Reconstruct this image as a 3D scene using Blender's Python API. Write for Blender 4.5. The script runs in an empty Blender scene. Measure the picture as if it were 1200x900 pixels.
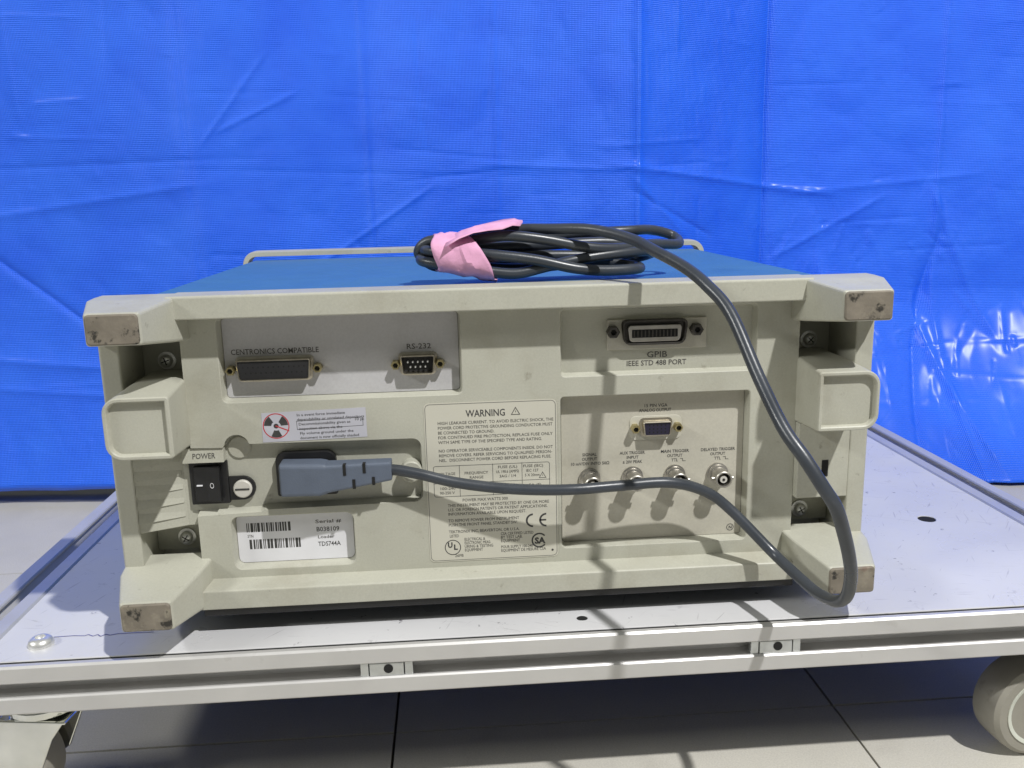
import bpy, bmesh, math, random
from math import sin, cos, pi, radians
from mathutils import Vector, Matrix, noise

random.seed(7)
S = bpy.context.scene
C = S.collection

# ------------------------------------------------------------------ camera
cam_d = bpy.data.cameras.new('camera')
cam = bpy.data.objects.new('camera', cam_d); C.objects.link(cam)
YAW, PITCH, ROLL = 0.0670099854, 0.212583141, -0.0229507757
f0 = Vector((sin(YAW), cos(YAW), 0)); rt = Vector((cos(YAW), -sin(YAW), 0)); upv = Vector((0, 0, 1))
fw = f0*cos(PITCH) - upv*sin(PITCH); u1 = f0*sin(PITCH) + upv*cos(PITCH)
r2 = rt*cos(ROLL) + u1*sin(ROLL); u2 = -rt*sin(ROLL) + u1*cos(ROLL)
M = Matrix((r2, u2, -fw)).transposed().to_4x4()
M.translation = Vector((-0.02466, -0.4808, 0.350))
cam.matrix_world = M
cam_d.sensor_width = 36.0
cam_d.lens = 1029.245/1200*36.0
cam_d.clip_start = 0.01; cam_d.clip_end = 60
S.camera = cam

# ------------------------------------------------------------------ light
w = bpy.data.worlds.new('World'); S.world = w; w.use_nodes = True
bg = w.node_tree.nodes['Background']
bg.inputs[0].default_value = (0.97, 1.0, 0.90, 1); bg.inputs[1].default_value = 0.125

def lamp(name, kind, loc, target, power, col, **kw):
    d = bpy.data.lights.new(name, kind); d.energy = power; d.color = col
    for k, v in kw.items(): setattr(d, k, v)
    o = bpy.data.objects.new(name, d); C.objects.link(o); o.location = loc
    o.rotation_euler = (Vector(target)-Vector(loc)).to_track_quat('-Z', 'Y').to_euler()
    return o
KEYDIR = Vector((.78, -1.0, 1.72)).normalized()
KT = Vector((0, 0, .22))
lamp('ceiling_lamp_key', 'AREA', KT+KEYDIR*2.4, KT, 64, (1, .99, .965), shape='DISK', size=.06)
lamp('ceiling_lamp_second', 'AREA', (-2.6, -1.0, 1.9), (0, .1, .2), 43, (1, 1, .95), shape='RECTANGLE', size=1.2, size_y=.12)

S.view_settings.view_transform = 'Standard'; S.view_settings.look = 'None'
S.view_settings.exposure = 0.0; S.view_settings.gamma = 1.0
S.render.engine = 'CYCLES'

# ------------------------------------------------------------------ materials
def mat(name, col, rough=.5, metal=0.0, var=.06, vscale=40, bump=.0, bscale=600, spec=.5, dirt=None, coat=0, rvar=0.0, grain=.0):
    """procedural principled: slow noise tint, fine bump, optional dirt spots (colour, amount, scale)"""
    m = bpy.data.materials.new(name); m.use_nodes = True
    nt = m.node_tree; N = nt.nodes; Lk = nt.links; b = N['Principled BSDF']
    b.inputs['Roughness'].default_value = rough; b.inputs['Metallic'].default_value = metal
    b.inputs['Specular IOR Level'].default_value = spec
    if coat: b.inputs['Coat Weight'].default_value = coat; b.inputs['Coat Roughness'].default_value = .2
    tc = N.new('ShaderNodeTexCoord')
    nz = N.new('ShaderNodeTexNoise'); nz.inputs['Scale'].default_value = vscale; nz.inputs['Detail'].default_value = 6
    Lk.new(tc.outputs['Object'], nz.inputs['Vector'])
    cr = N.new('ShaderNodeValToRGB'); e = cr.color_ramp.elements
    e[0].position = .3; e[1].position = .7
    e[0].color = tuple(c*(1-var) for c in col)+(1,); e[1].color = tuple(min(1, c*(1+var)) for c in col)+(1,)
    Lk.new(nz.outputs['Fac'], cr.inputs['Fac'])
    out = cr.outputs['Color']
    if dirt:
        for (dc, lo, hi, sc, amt) in dirt:
            n2 = N.new('ShaderNodeTexNoise'); n2.inputs['Scale'].default_value = sc; n2.inputs['Detail'].default_value = 8
            n2.inputs['Roughness'].default_value = .65
            Lk.new(tc.outputs['Object'], n2.inputs['Vector'])
            mr = N.new('ShaderNodeMapRange'); mr.inputs[1].default_value = lo; mr.inputs[2].default_value = hi
            mr.inputs[4].default_value = amt
            Lk.new(n2.outputs['Fac'], mr.inputs[0])
            mx = N.new('ShaderNodeMix'); mx.data_type = 'RGBA'
            Lk.new(mr.outputs[0], mx.inputs[0]); Lk.new(out, mx.inputs[6]); mx.inputs[7].default_value = tuple(dc)+(1,)
            out = mx.outputs[2]
    if grain:
        n5 = N.new('ShaderNodeTexNoise'); n5.inputs['Scale'].default_value = 900; n5.inputs['Detail'].default_value = 2
        Lk.new(tc.outputs['Object'], n5.inputs['Vector'])
        mr = N.new('ShaderNodeMapRange'); mr.inputs[1].default_value = .25; mr.inputs[2].default_value = .75; mr.inputs[3].default_value = 1-grain; mr.inputs[4].default_value = 1+grain
        mx = N.new('ShaderNodeMix'); mx.data_type = 'RGBA'; mx.blend_type = 'MULTIPLY'; mx.inputs[0].default_value = 1
        Lk.new(n5.outputs['Fac'], mr.inputs[0]); Lk.new(out, mx.inputs[6]); Lk.new(mr.outputs[0], mx.inputs[7]); out = mx.outputs[2]
    Lk.new(out, b.inputs['Base Color'])
    if rvar:
        n4 = N.new('ShaderNodeTexNoise'); n4.inputs['Scale'].default_value = 25; n4.inputs['Detail'].default_value = 5
        Lk.new(tc.outputs['Object'], n4.inputs['Vector'])
        mr = N.new('ShaderNodeMapRange'); mr.inputs[1].default_value = .3; mr.inputs[2].default_value = .7
        mr.inputs[3].default_value = rough-rvar; mr.inputs[4].default_value = rough+rvar
        Lk.new(n4.outputs['Fac'], mr.inputs[0]); Lk.new(mr.outputs[0], b.inputs['Roughness'])
    if bump:
        n3 = N.new('ShaderNodeTexNoise'); n3.inputs['Scale'].default_value = bscale; n3.inputs['Detail'].default_value = 3
        Lk.new(tc.outputs['Object'], n3.inputs['Vector'])
        bp = N.new('ShaderNodeBump'); bp.inputs['Strength'].default_value = bump; bp.inputs['Distance'].default_value = .0006
        Lk.new(n3.outputs['Fac'], bp.inputs['Height']); Lk.new(bp.outputs['Normal'], b.inputs['Normal'])
    return m

GR = (.10, .085, .06)
MT = {}
MT['beige'] = mat('beige_plastic', (.455, .452, .385), .48, var=.04, vscale=30, bump=.12, bscale=1500,
                  dirt=[((.30, .27, .20), .52, .78, 22, .5), ((.16, .14, .10), .64, .72, 90, .5), ((.60, .585, .52), .60, .75, 48, .3), ((.10, .085, .07), .70, .75, 260, .6)], rvar=.1, grain=.05)
MT['pad'] = mat('worn_foot_pad', (.20, .175, .14), .7, var=.25, vscale=90, bump=.3, bscale=500,
                dirt=[((.30, .27, .21), .56, .68, 120, .7), ((.015, .014, .012), .57, .64, 110, .9), ((.16, .07, .05), .62, .72, 70, .5)])
MT['panel_grey'] = mat('grey_painted_panel', (.50, .495, .51), .55, var=.03, vscale=20, bump=.08, bscale=1800, grain=.05, dirt=[((.36, .35, .34), .58, .8, 26, .4)])
MT['panel_cream'] = mat('cream_painted_panel', (.50, .48, .41), .5, var=.03, vscale=25, bump=.08, bscale=1800,
                        dirt=[((.36, .33, .26), .55, .8, 30, .4)], grain=.05)
MT['cover'] = mat('blue_cover_paint', (.062, .185, .36), .42, var=.05, vscale=60, bump=.25, bscale=900, rvar=.06)
MT['label'] = mat('cream_label_film', (.56, .545, .47), .35, var=.02, vscale=30)
MT['paper'] = mat('white_label_paper', (.76, .76, .80), .5, var=.03, vscale=80)
MT['lilac'] = mat('pale_lilac_label', (.50, .50, .56), .5, var=.03, vscale=80)
MT['ink'] = mat('dark_ink', (.045, .045, .045), .6, var=.2, vscale=300)
MT['inksoft'] = mat('grey_ink', (.075, .072, .066), .6, var=.2, vscale=300)
MT['red'] = mat('red_ink', (.50, .03, .04), .5)
MT['line'] = mat('label_line_ink', (.10, .10, .095), .6)
MT['black'] = mat('black_plastic', (.012, .012, .013), .38, var=.2, vscale=100, bump=.1)
MT['blackmat'] = mat('black_insulator', (.015, .015, .017), .6, var=.2, vscale=100)
MT['vga'] = mat('violet_insulator', (.016, .013, .036), .5)
MT['nickel'] = mat('nickel_shell', (.50, .46, .38), .33, 1.0, var=.12, vscale=200, rvar=.1)
MT['brass'] = mat('yellow_zinc_nut', (.52, .45, .24), .33, 1.0, var=.12, vscale=200)
MT['bnc'] = mat('satin_nickel', (.50, .48, .44), .42, 1.0, var=.1, vscale=200, rvar=.1)
MT['steel'] = mat('bright_screw_steel', (.78, .78, .76), .34, .65, var=.08, vscale=300)
MT['gunmetal'] = mat('dark_gpib_shell', (.075, .07, .065), .4, .6, var=.2, vscale=200)
MT['white_plastic'] = mat('white_fuse_cap', (.62, .60, .55), .45, var=.04)
MT['cord'] = mat('grey_pvc_cord', (.046, .053, .065), .34, var=.12, vscale=60, bump=.06, bscale=700, rvar=.08,
                 dirt=[((.12, .12, .115), .58, .75, 120, .35)])
MT['plug'] = mat('blue_grey_plug', (.105, .128, .175), .55, var=.08, vscale=80, bump=.2, bscale=1200)
MT['tape'] = mat('pink_paper_tape', (.74, .38, .58), .75, var=.10, vscale=120, bump=.35, bscale=500)
MT['alu'] = mat('anodised_aluminium', (.60, .592, .585), .46, .40, var=.05, vscale=30, bump=.05, bscale=400, rvar=.08,
                dirt=[((.35, .34, .32), .62, .80, 60, .5)])
MT['zinc'] = mat('galvanised_nut', (.62, .64, .64), .38, .9, var=.08, vscale=200)
MT['chrome'] = mat('bright_zinc_plate', (.82, .83, .79), .15, 1.0, var=.12, vscale=40, bump=.3, bscale=60)
MT['tyre'] = mat('grey_caster_tyre', (.30, .285, .245), .55, var=.08, vscale=60, bump=.15, bscale=300, dirt=[(GR, .58, .75, 60, .5)])
MT['hub'] = mat('pale_caster_hub', (.62, .64, .57), .32, var=.08, vscale=60, dirt=[((.25, .24, .2), .55, .75, 60, .5)])
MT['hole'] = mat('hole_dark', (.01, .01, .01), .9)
MT['grout'] = mat('dark_tile_joint', (.07, .065, .058), .9, var=.25, vscale=60)

def deck_material():
    m = mat('white_laminate_deck', (.62, .62, .638), .34, var=.035, vscale=12, rvar=.1,
            dirt=[((.50, .49, .49), .56, .80, 9, .35), ((.12, .11, .13), .66, .70, 140, .8), ((.25, .24, .26), .63, .72, 55, .5)])
    nt = m.node_tree; N = nt.nodes; Lk = nt.links; b = N['Principled BSDF']
    # thin scratches: stretched, rotated noise
    src = b.inputs['Base Color'].links[0].from_socket
    tc = N.new('ShaderNodeTexCoord')
    for ang, sx, sc in ((.5, 16, 30), (-.9, 20, 40), (1.9, 14, 26), (.1, 22, 34)):
        m0 = N.new('ShaderNodeMapping'); m0.inputs['Rotation'].default_value = (0, 0, ang); Lk.new(tc.outputs['Object'], m0.inputs['Vector'])
        mp = N.new('ShaderNodeMapping'); mp.inputs['Scale'].default_value = (1, sx, 1)
        nz = N.new('ShaderNodeTexNoise'); nz.inputs['Scale'].default_value = sc; nz.inputs['Detail'].default_value = 2
        mr = N.new('ShaderNodeMapRange'); mr.inputs[1].default_value = .70; mr.inputs[2].default_value = .76; mr.inputs[4].default_value = .4
        mx = N.new('ShaderNodeMix'); mx.data_type = 'RGBA'; mx.inputs[7].default_value = (.2, .19, .21, 1)
        Lk.new(m0.outputs[0], mp.inputs['Vector']); Lk.new(mp.outputs[0], nz.inputs['Vector'])
        Lk.new(nz.outputs['Fac'], mr.inputs[0]); Lk.new(mr.outputs[0], mx.inputs[0]); Lk.new(src, mx.inputs[6])
        src = mx.outputs[2]
    Lk.new(src, b.inputs['Base Color'])
    return m
MT['deck'] = deck_material()
MT['tile'] = mat('vinyl_floor_tile', (.54, .52, .465), .58, spec=.25, var=.05, vscale=14, grain=.1, rvar=.08, bump=.08, bscale=200,
                 dirt=[((.30, .28, .25), .56, .78, 16, .35), ((.10, .09, .08), .70, .74, 130, .7), ((.62, .60, .57), .62, .7, 45, .3)])

def tarp_material():
    m = bpy.data.materials.new('blue_woven_tarp'); m.use_nodes = True
    nt = m.node_tree; N = nt.nodes; Lk = nt.links; b = N['Principled BSDF']
    b.inputs['Roughness'].default_value = .46; b.inputs['Specular IOR Level'].default_value = .36
    b.inputs['Coat Weight'].default_value = .22; b.inputs['Coat Roughness'].default_value = .24
    tc = N.new('ShaderNodeTexCoord')
    nz = N.new('ShaderNodeTexNoise'); nz.inputs['Scale'].default_value = 9; nz.inputs['Detail'].default_value = 8; nz.inputs['Roughness'].default_value = .65
    Lk.new(tc.outputs['Object'], nz.inputs['Vector'])
    cr = N.new('ShaderNodeValToRGB'); e = cr.color_ramp.elements; e[0].position = .3; e[1].position = .72
    e[0].color = (.013, .122, .88, 1); e[1].color = (.026, .172, .97, 1)
    Lk.new(nz.outputs['Fac'], cr.inputs['Fac'])
    # weave: horizontal and vertical ribbons modulate tint and bump
    mp = N.new('ShaderNodeMapping'); Lk.new(tc.outputs['Object'], mp.inputs['Vector'])
    wx = N.new('ShaderNodeTexWave'); wx.bands_direction = 'X'; wx.inputs['Scale'].default_value = 190; wx.inputs['Distortion'].default_value = .6
    wz = N.new('ShaderNodeTexWave'); wz.bands_direction = 'Z'; wz.inputs['Scale'].default_value = 150; wz.inputs['Distortion'].default_value = .6
    Lk.new(mp.outputs[0], wx.inputs['Vector']); Lk.new(mp.outputs[0], wz.inputs['Vector'])
    ad = N.new('ShaderNodeMath'); ad.operation = 'ADD'; Lk.new(wx.outputs['Fac'], ad.inputs[0]); Lk.new(wz.outputs['Fac'], ad.inputs[1])
    mx = N.new('ShaderNodeMix'); mx.data_type = 'RGBA'; mx.blend_type = 'MULTIPLY'
    mr = N.new('ShaderNodeMapRange'); mr.inputs[2].default_value = 2; mr.inputs[3].default_value = .92; mr.inputs[4].default_value = 1.06
    Lk.new(ad.outputs[0], mr.inputs[0])
    mx.inputs[0].default_value = 1; Lk.new(cr.outputs[0], mx.inputs[6]); Lk.new(mr.outputs[0], mx.inputs[7])
    Lk.new(mx.outputs[2], b.inputs['Base Color'])
    # crinkle relief
    n2 = N.new('ShaderNodeTexNoise'); n2.inputs['Scale'].default_value = 26; n2.inputs['Detail'].default_value = 7; n2.inputs['Roughness'].default_value = .6
    Lk.new(tc.outputs['Object'], n2.inputs['Vector'])
    ab = N.new('ShaderNodeMath'); ab.operation = 'MULTIPLY'; ab.inputs[1].default_value = .13; Lk.new(ad.outputs[0], ab.inputs[0])
    a2 = N.new('ShaderNodeMath'); a2.operation = 'ADD'; Lk.new(ab.outputs[0], a2.inputs[0]); Lk.new(n2.outputs['Fac'], a2.inputs[1])
    bp = N.new('ShaderNodeBump'); bp.inputs['Strength'].default_value = .55; bp.inputs['Distance'].default_value = .004
    Lk.new(a2.outputs[0], bp.inputs['Height']); Lk.new(bp.outputs['Normal'], b.inputs['Normal'])
    return m
MT['tarp'] = tarp_material()

# ------------------------------------------------------------------ mesh helpers
def link(name, me, material, parent=None, loc=None, smooth=None):
    o = bpy.data.objects.new(name, me); C.objects.link(o)
    if material is not None and not me.materials: me.materials.append(material)
    if parent is not None: o.parent = parent
    if loc is not None: o.location = loc
    if smooth: 
        for p in me.polygons: p.use_smooth = True
    return o

class MB:
    def __init__(s): s.bm = bmesh.new()
    def faces(s, vs, fs):
        v = [s.bm.verts.new(p) for p in vs]
        for f in fs:
            try: s.bm.faces.new([v[i] for i in f])
            except ValueError: pass
        return v
    def box(s, x0, x1, y0, y1, z0, z1):
        s.faces([(x0,y0,z0),(x1,y0,z0),(x1,y1,z0),(x0,y1,z0),(x0,y0,z1),(x1,y0,z1),(x1,y1,z1),(x0,y1,z1)],
                [(0,3,2,1),(4,5,6,7),(0,1,5,4),(1,2,6,5),(2,3,7,6),(3,0,4,7)]); return s
    def loft(s, rings, cap0=True, cap1=True):
        n = len(rings[0]); vv = []
        for r in rings: vv.append([s.bm.verts.new(p) for p in r])
        for a, b in zip(vv[:-1], vv[1:]):
            for i in range(n):
                j = (i+1) % n; s.bm.faces.new((a[i], a[j], b[j], b[i]))
        if cap0: s.bm.faces.new(vv[0][::-1])
        if cap1: s.bm.faces.new(vv[-1])
        return s
    def prism_y(s, poly, y0, y1):           # poly in (x,z), extruded along y
        return s.loft([[(x, y0, z) for x, z in poly], [(x, y1, z) for x, z in poly]])
    def prism_x(s, poly, x0, x1):           # poly in (y,z)
        return s.loft([[(x0, y, z) for y, z in poly], [(x1, y, z) for y, z in poly]])
    def prism_z(s, poly, z0, z1):
        return s.loft([[(x, y, z0) for x, y in poly], [(x, y, z1) for x, y in poly]])
    def lathe_y(s, cx, cz, prof, n=20, cap=True):   # prof [(r,y)]
        return s.loft([[(cx+r*cos(2*pi*i/n), y, cz+r*sin(2*pi*i/n)) for i in range(n)] for r, y in prof], cap, cap)
    def lathe_z(s, cx, cy, prof, n=20):
        return s.loft([[(cx+r*cos(2*pi*i/n), cy+r*sin(2*pi*i/n), z) for i in range(n)] for r, z in prof])
    def tube(s, pts, r, n=12):
        rings = []; T = []
        for i in range(len(pts)):
            a = pts[max(i-1, 0)]; b = pts[min(i+1, len(pts)-1)]; T.append((b-a).normalized())
        nrm = T[0].orthogonal().normalized()
        for i, p in enumerate(pts):
            nrm = (nrm - T[i]*nrm.dot(T[i])).normalized(); bi = T[i].cross(nrm)
            rr = r[i] if isinstance(r, list) else r
            rings.append([p+nrm*rr*cos(2*pi*k/n)+bi*rr*sin(2*pi*k/n) for k in range(n)])
        return s.loft(rings)
    def build(s, name, material, parent=None, bevel=0, seg=2, smooth=False, ang=35, loc=None):
        bmesh.ops.recalc_face_normals(s.bm, faces=s.bm.faces[:])
        me = bpy.data.meshes.new(name); s.bm.to_mesh(me); s.bm.free()
        o = link(name, me, material, parent, loc)
        if smooth:
            for p in me.polygons: p.use_smooth = True
            try: me.set_sharp_from_angle(angle=radians(ang))
            except Exception: pass
        if bevel:
            md = o.modifiers.new('bevel', 'BEVEL'); md.width = bevel; md.segments = seg; md.limit_method = 'ANGLE'
            md.angle_limit = radians(30); md.harden_normals = False
        return o

def rrect(x0, x1, z0, z1, r, n=5):
    """rounded rect, ccw; r a number or (bl, br, tr, tl)"""
    rs = (r,)*4 if not isinstance(r, (tuple, list)) else r
    out = []
    for (cx, cz, a0, rr) in ((x0, z0, pi, rs[0]), (x1, z0, 1.5*pi, rs[1]), (x1, z1, 0, rs[2]), (x0, z1, .5*pi, rs[3])):
        sx = 1 if cx == x0 else -1; sz = 1 if cz == z0 else -1
        if rr <= 1e-6: out.append((cx, cz)); continue
        for k in range(n+1):
            a = a0 + k/n*pi/2
            out.append((cx+sx*rr+rr*cos(a), cz+sz*rr+rr*sin(a)))
    return out

def offset_poly(poly, d):
    """inset (d>0) a ccw polygon"""
    n = len(poly); out = []
    for i in range(n):
        p0 = Vector(poly[i-1]); p1 = Vector(poly[i]); p2 = Vector(poly[(i+1) % n])
        a = (p1-p0); b = (p2-p1)
        if a.length < 1e-9 or b.length < 1e-9: out.append(tuple(p1)); continue
        a.normalize(); b.normalize()
        n1 = Vector((-a.y, a.x)); n2 = Vector((-b.y, b.x)); m = n1+n2
        if m.length < 1e-6: m = n1
        m.normalize(); k = d/max(.35, m.dot(n1))
        out.append((p1.x+m.x*k, p1.y+m.y*k))
    return out

def catmull(P, per=8):
    P = [Vector(p) for p in P]; out = []
    Q = [P[0]*2-P[1]]+P+[P[-1]*2-P[-2]]
    for i in range(1, len(Q)-2):
        p0, p1, p2, p3 = Q[i-1:i+3]
        for k in range(per):
            t = k/per
            out.append(.5*((2*p1)+(p2-p0)*t+(2*p0-5*p1+4*p2-p3)*t*t+(3*p1-p0-3*p2+p3)*t**3))
    out.append(P[-1]); return out

def mm(pts): return [(a*.001, b*.001) for a, b in pts]

def tag(o, label, cat, kind=None, group=None):
    if label: o['label'] = label
    if cat: o['category'] = cat
    if kind: o['kind'] = kind
    if group: o['group'] = group
    return o
def empty(name, loc):
    o = bpy.data.objects.new(name, None); C.objects.link(o); o.location = loc; o.empty_display_size = .05; return o

# text -> mesh, standing in the xz plane facing -y
_fonts = {}
def text(body, x, z, y, h, parent, name='lettering', material=None, align='LEFT', sx=1.0, bold=0.0, width=None, space=1.0):
    cu = bpy.data.curves.new('t', 'FONT'); cu.body = body; cu.size = h/.70; cu.align_x = align; cu.align_y = 'BOTTOM_BASELINE'
    cu.offset = (bold+.016)*h; cu.resolution_u = 2; cu.space_character = space; cu.fill_mode = 'FRONT'; cu.space_line = .85
    o = bpy.data.objects.new('t', cu); C.objects.link(o)
    me = bpy.data.meshes.new_from_object(o); bpy.data.objects.remove(o); bpy.data.curves.remove(cu)
    if width and len(me.vertices):
        xs = [v.co.x for v in me.vertices]; sx = width/(max(xs)-min(xs))
    for v in me.vertices: v.co = (v.co.x*sx, 0, v.co.y)
    me.materials.clear(); me.materials.append(material or MT['ink'])
    me.name = name
    o = bpy.data.objects.new(name, me); C.objects.link(o); o.parent = parent; o.location = (x, y, z)
    return o

# ------------------------------------------------------------------ floor with tiles
PITCH_T = .3005; FX = -.0728; FY = .0487
fl = MB(); fl.faces([(-4, -2.5, -.003), (4, -2.5, -.003), (4, 4, -.003), (-4, 4, -.003)], [(0, 1, 2, 3)])
floor = fl.build('floor', MT['grout']); tag(floor, 'pale square vinyl floor tiles with thin dark joints', 'floor', 'structure')
g = .0009; t = MB(); hw = PITCH_T/2-g
t.box(-hw, hw, -hw, hw, -.004, 0)
bmesh.ops.recalc_face_normals(t.bm, faces=t.bm.faces[:])
tile_me = bpy.data.meshes.new('floor_tile'); t.bm.to_mesh(tile_me); t.bm.free(); tile_me.materials.append(MT['tile'])
for i in range(-5, 6):
    for j in range(-3, 5):
        o = bpy.data.objects.new('floor_tile', tile_me); C.objects.link(o); o.parent = floor
        o.location = (FX+(i+.5)*PITCH_T, FY+(j+.5)*PITCH_T, random.uniform(-.0003, .0003))
        o.rotation_euler = (random.uniform(-.0006, .0006), random.uniform(-.0006, .0006), random.choice((0, pi/2, pi, -pi/2)))

# ------------------------------------------------------------------ tarp
def lerp_table(x, T):
    if x <= T[0][0]: return T[0][1]
    for (a, va), (b, vb) in zip(T[:-1], T[1:]):
        if x <= b: return va+(vb-va)*(x-a)/(b-a)
    return T[-1][1]
import numpy as np
FOLDS = [(-1.5, .660), (-.311, .550), (-.117, .606), (.036, .602), (.200, .564), (.380, .650), (.600, .628), (.80, .570), (1.2, .60), (1.9, .56)]
CREASES_AND_SHADOWS = [  # (x0,z0,x1,z1,height,width)
    (-.75, .385, -.31, .395, -.0018, .006), (-.56, .335, -.33, .365, .003, .010), (-.31, .385, .04, .372, -.001, .005),
    (.04, .385, .2, .375, .002, .005), (.2, .378, .44, .345, .005, .007), (.44, .345, .62, .36, .003, .008), (.2, .36, .26, .30, .003, .006),
    (-.20, .26, -.06, .35, .003, .004), (-.29, .42, -.23, .50, .0025, .0035), (-.27, .43, -.2, .465, .0025, .0035),
    (.41, .27, .52, .33, .004, .008), (.50, .02, .46, .23, .012, .012), (.54, .02, .60, .26, -.010, .014), (.45, .06, .38, .20, .007, .010),
    (.62, .03, .58, .17, .008, .010), (-.62, .18, -.40, .16, .004, .012), (-.55, .14, -.36, .125, .003, .008), (.60, .33, .66, .18, .006, .012),
    (-.60, .335, -.44, .21, -.006, .006), (.205, .345, .29, .30, -.004, .004)]  # last two: valleys shaped to stand in for thin diagonal cast shadows
CREASES_AND_SHADOWS += [(fx+.002, .03, fx-.004, 1.2, hh, ww) for fx, hh, ww in ((-.311, -.004, .007), (-.117, .005, .006), (.036, .004, .006), (.200, .007, .009), (.380, -.006, .008), (.600, .006, .008))]
rc = random.Random(21)
for q in range(320):
    x0 = rc.uniform(-.75, .85); z0 = rc.uniform(.02, .62); L_ = rc.choice((.008, .012, .015, .02, .02, .03, .05, .10)); 
    a = rc.choice((rc.gauss(pi/2, .1), rc.gauss(pi/2, .1), rc.gauss(0, .1), rc.uniform(0, pi))) if L_ < .04 else rc.choice((rc.gauss(pi/2, .06), rc.gauss(0, .08)))
    CREASES_AND_SHADOWS.append((x0, z0, x0+L_*cos(a), z0+L_*sin(a), rc.choice((-1, 1))*rc.uniform(.0004, .0013)*(1+4*L_), rc.uniform(.0022, .0045)))
for q in range(110):
    x0 = rc.uniform(.36, .80); z0 = rc.uniform(.01, .30); L_ = rc.choice((.01, .015, .025, .04, .07)); a = rc.gauss(pi/2, .45)
    CREASES_AND_SHADOWS.append((x0, z0, x0+L_*cos(a), z0+L_*sin(a), rc.choice((-1, 1))*rc.uniform(.0008, .0026), rc.uniform(.0022, .004)))
xs = np.concatenate([np.arange(-1.3, -.66, .02), np.arange(-.66, .82, .0024), np.arange(.82, 1.8, .02)])
for fx, _ in FOLDS:
    if -1.29 < fx < 1.79: xs[np.argmin(abs(xs-fx))] = fx
NX = len(xs)-1
ts = np.concatenate([np.arange(0, .60, .0024), np.arange(.60, 1.25, .02)]); NZ = len(ts)-1
def hem(x): return lerp_table(x, [(-1.3, .024), (-.35, .026), (.0, .02), (.35, .006), (.50, .003), (1.8, .003)])
z00 = np.array([hem(x)+.004*noise.noise(Vector((x*7, 2.2, 0))) for x in xs])
X = np.tile(xs, (NZ+1, 1)); Z = ts[:, None] + z00[None, :]*(1-ts[:, None]/1.25)
fx_, fy_ = zip(*FOLDS)
Y = np.interp(X, fx_, fy_)
def nfield(sx, sz, o):
    return np.array([noise.noise(Vector((a*sx, b*sz, o))) for a, b in zip(X.ravel(), Z.ravel())]).reshape(X.shape)
Y += nfield(2.2, 2.0, 3.1)*.006 + nfield(6, 7, 8.7)*.0028 + (1-abs(nfield(9, 8, 1.7))*2)*.0018 + (1-abs(nfield(24, 20, 5.2))*2)*.0007
for (a, b, c, d, h, wd) in CREASES_AND_SHADOWS:
    dx, dz = c-a, d-b; L2 = dx*dx+dz*dz
    m = (X > min(a, c)-.3*abs(dx)-3*wd) & (X < max(a, c)+.3*abs(dx)+3*wd) & (Z > min(b, d)-.3*abs(dz)-3*wd) & (Z < max(b, d)+.3*abs(dz)+3*wd)
    xx = X[m]; zz = Z[m]; k = ((xx-a)*dx+(zz-b)*dz)/L2
    e = np.clip(np.minimum(1+k*5, 1-(k-1)*5), 0, 1)
    Y[m] -= .7*h*e*np.exp(-abs((xx-a)*dz-(zz-b)*dx)/math.sqrt(L2)/wd*1.8)
low = np.clip((.22-Z)/.22, 0, None)
Y -= low**1.5*np.interp(X, [-.8, -.2, .3, .6, 1.2], [.03, .035, .11, .165, .16])
kk = np.clip((.30-Z)/.30, 0, None)*np.interp(X, [.3, .42, 1.2], [0, 1, 1])
Y += kk*.010*(1-2*abs(nfield(9, 5.5, 4.4))) + kk*.0022*(1-2*abs(nfield(30, 20, 9.4)))
tv = [(a, b, max(.003, c)) for a, b, c in zip(X.ravel().tolist(), Y.ravel().tolist(), Z.ravel().tolist())]; tf = []
for k in range(NZ):
    for i in range(NX):
        a = k*(NX+1)+i; tf.append((a, a+1, a+NX+2, a+NX+1))
# hem rolled under: a folded-back flap behind the lower edge
base = len(tv)
flap = [(0, 0), (.004, -.006), (.014, -.009), (.03, -.012), (.05, -.02)]
for q in flap[1:]:
    for i, x in enumerate(xs.tolist()):
        b = tv[i]; tv.append((x, b[1]+q[0]+.004*noise.noise(Vector((x*5, q[0]*40, 1))), max(.0025, b[2]+q[1]*min(1, b[2]/.024)+.002*noise.noise(Vector((x*11, q[0]*60, 7))))))
for r in range(len(flap)-1):
    for i in range(NX):
        a = i if r == 0 else base+(r-1)*(NX+1)+i; b = base+r*(NX+1)+i
        tf.append((a, b, b+1, a+1))
me = bpy.data.meshes.new('blue_tarp'); me.from_pydata(tv, [], tf); me.update()
tarp = link('blue_tarp', me, MT['tarp'], smooth=True)
sd = tarp.modifiers.new('thick', 'SOLIDIFY'); sd.thickness = .0006; sd.offset = 1
tag(tarp, 'creased bright blue woven tarp hanging in pleats behind the cart', 'tarp')

# ------------------------------------------------------------------ platform cart
DZ = .109                                   # top of the deck
cart = empty('platform_cart', (0, 0, 0))
tag(cart, 'low cart of slotted aluminium rails with scuffed white deck on casters', 'cart')
XL0, XL1, XR0, XR1 = -.3175, -.2885, .3805, .4095
YF, YB = -.0345, .405
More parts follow.
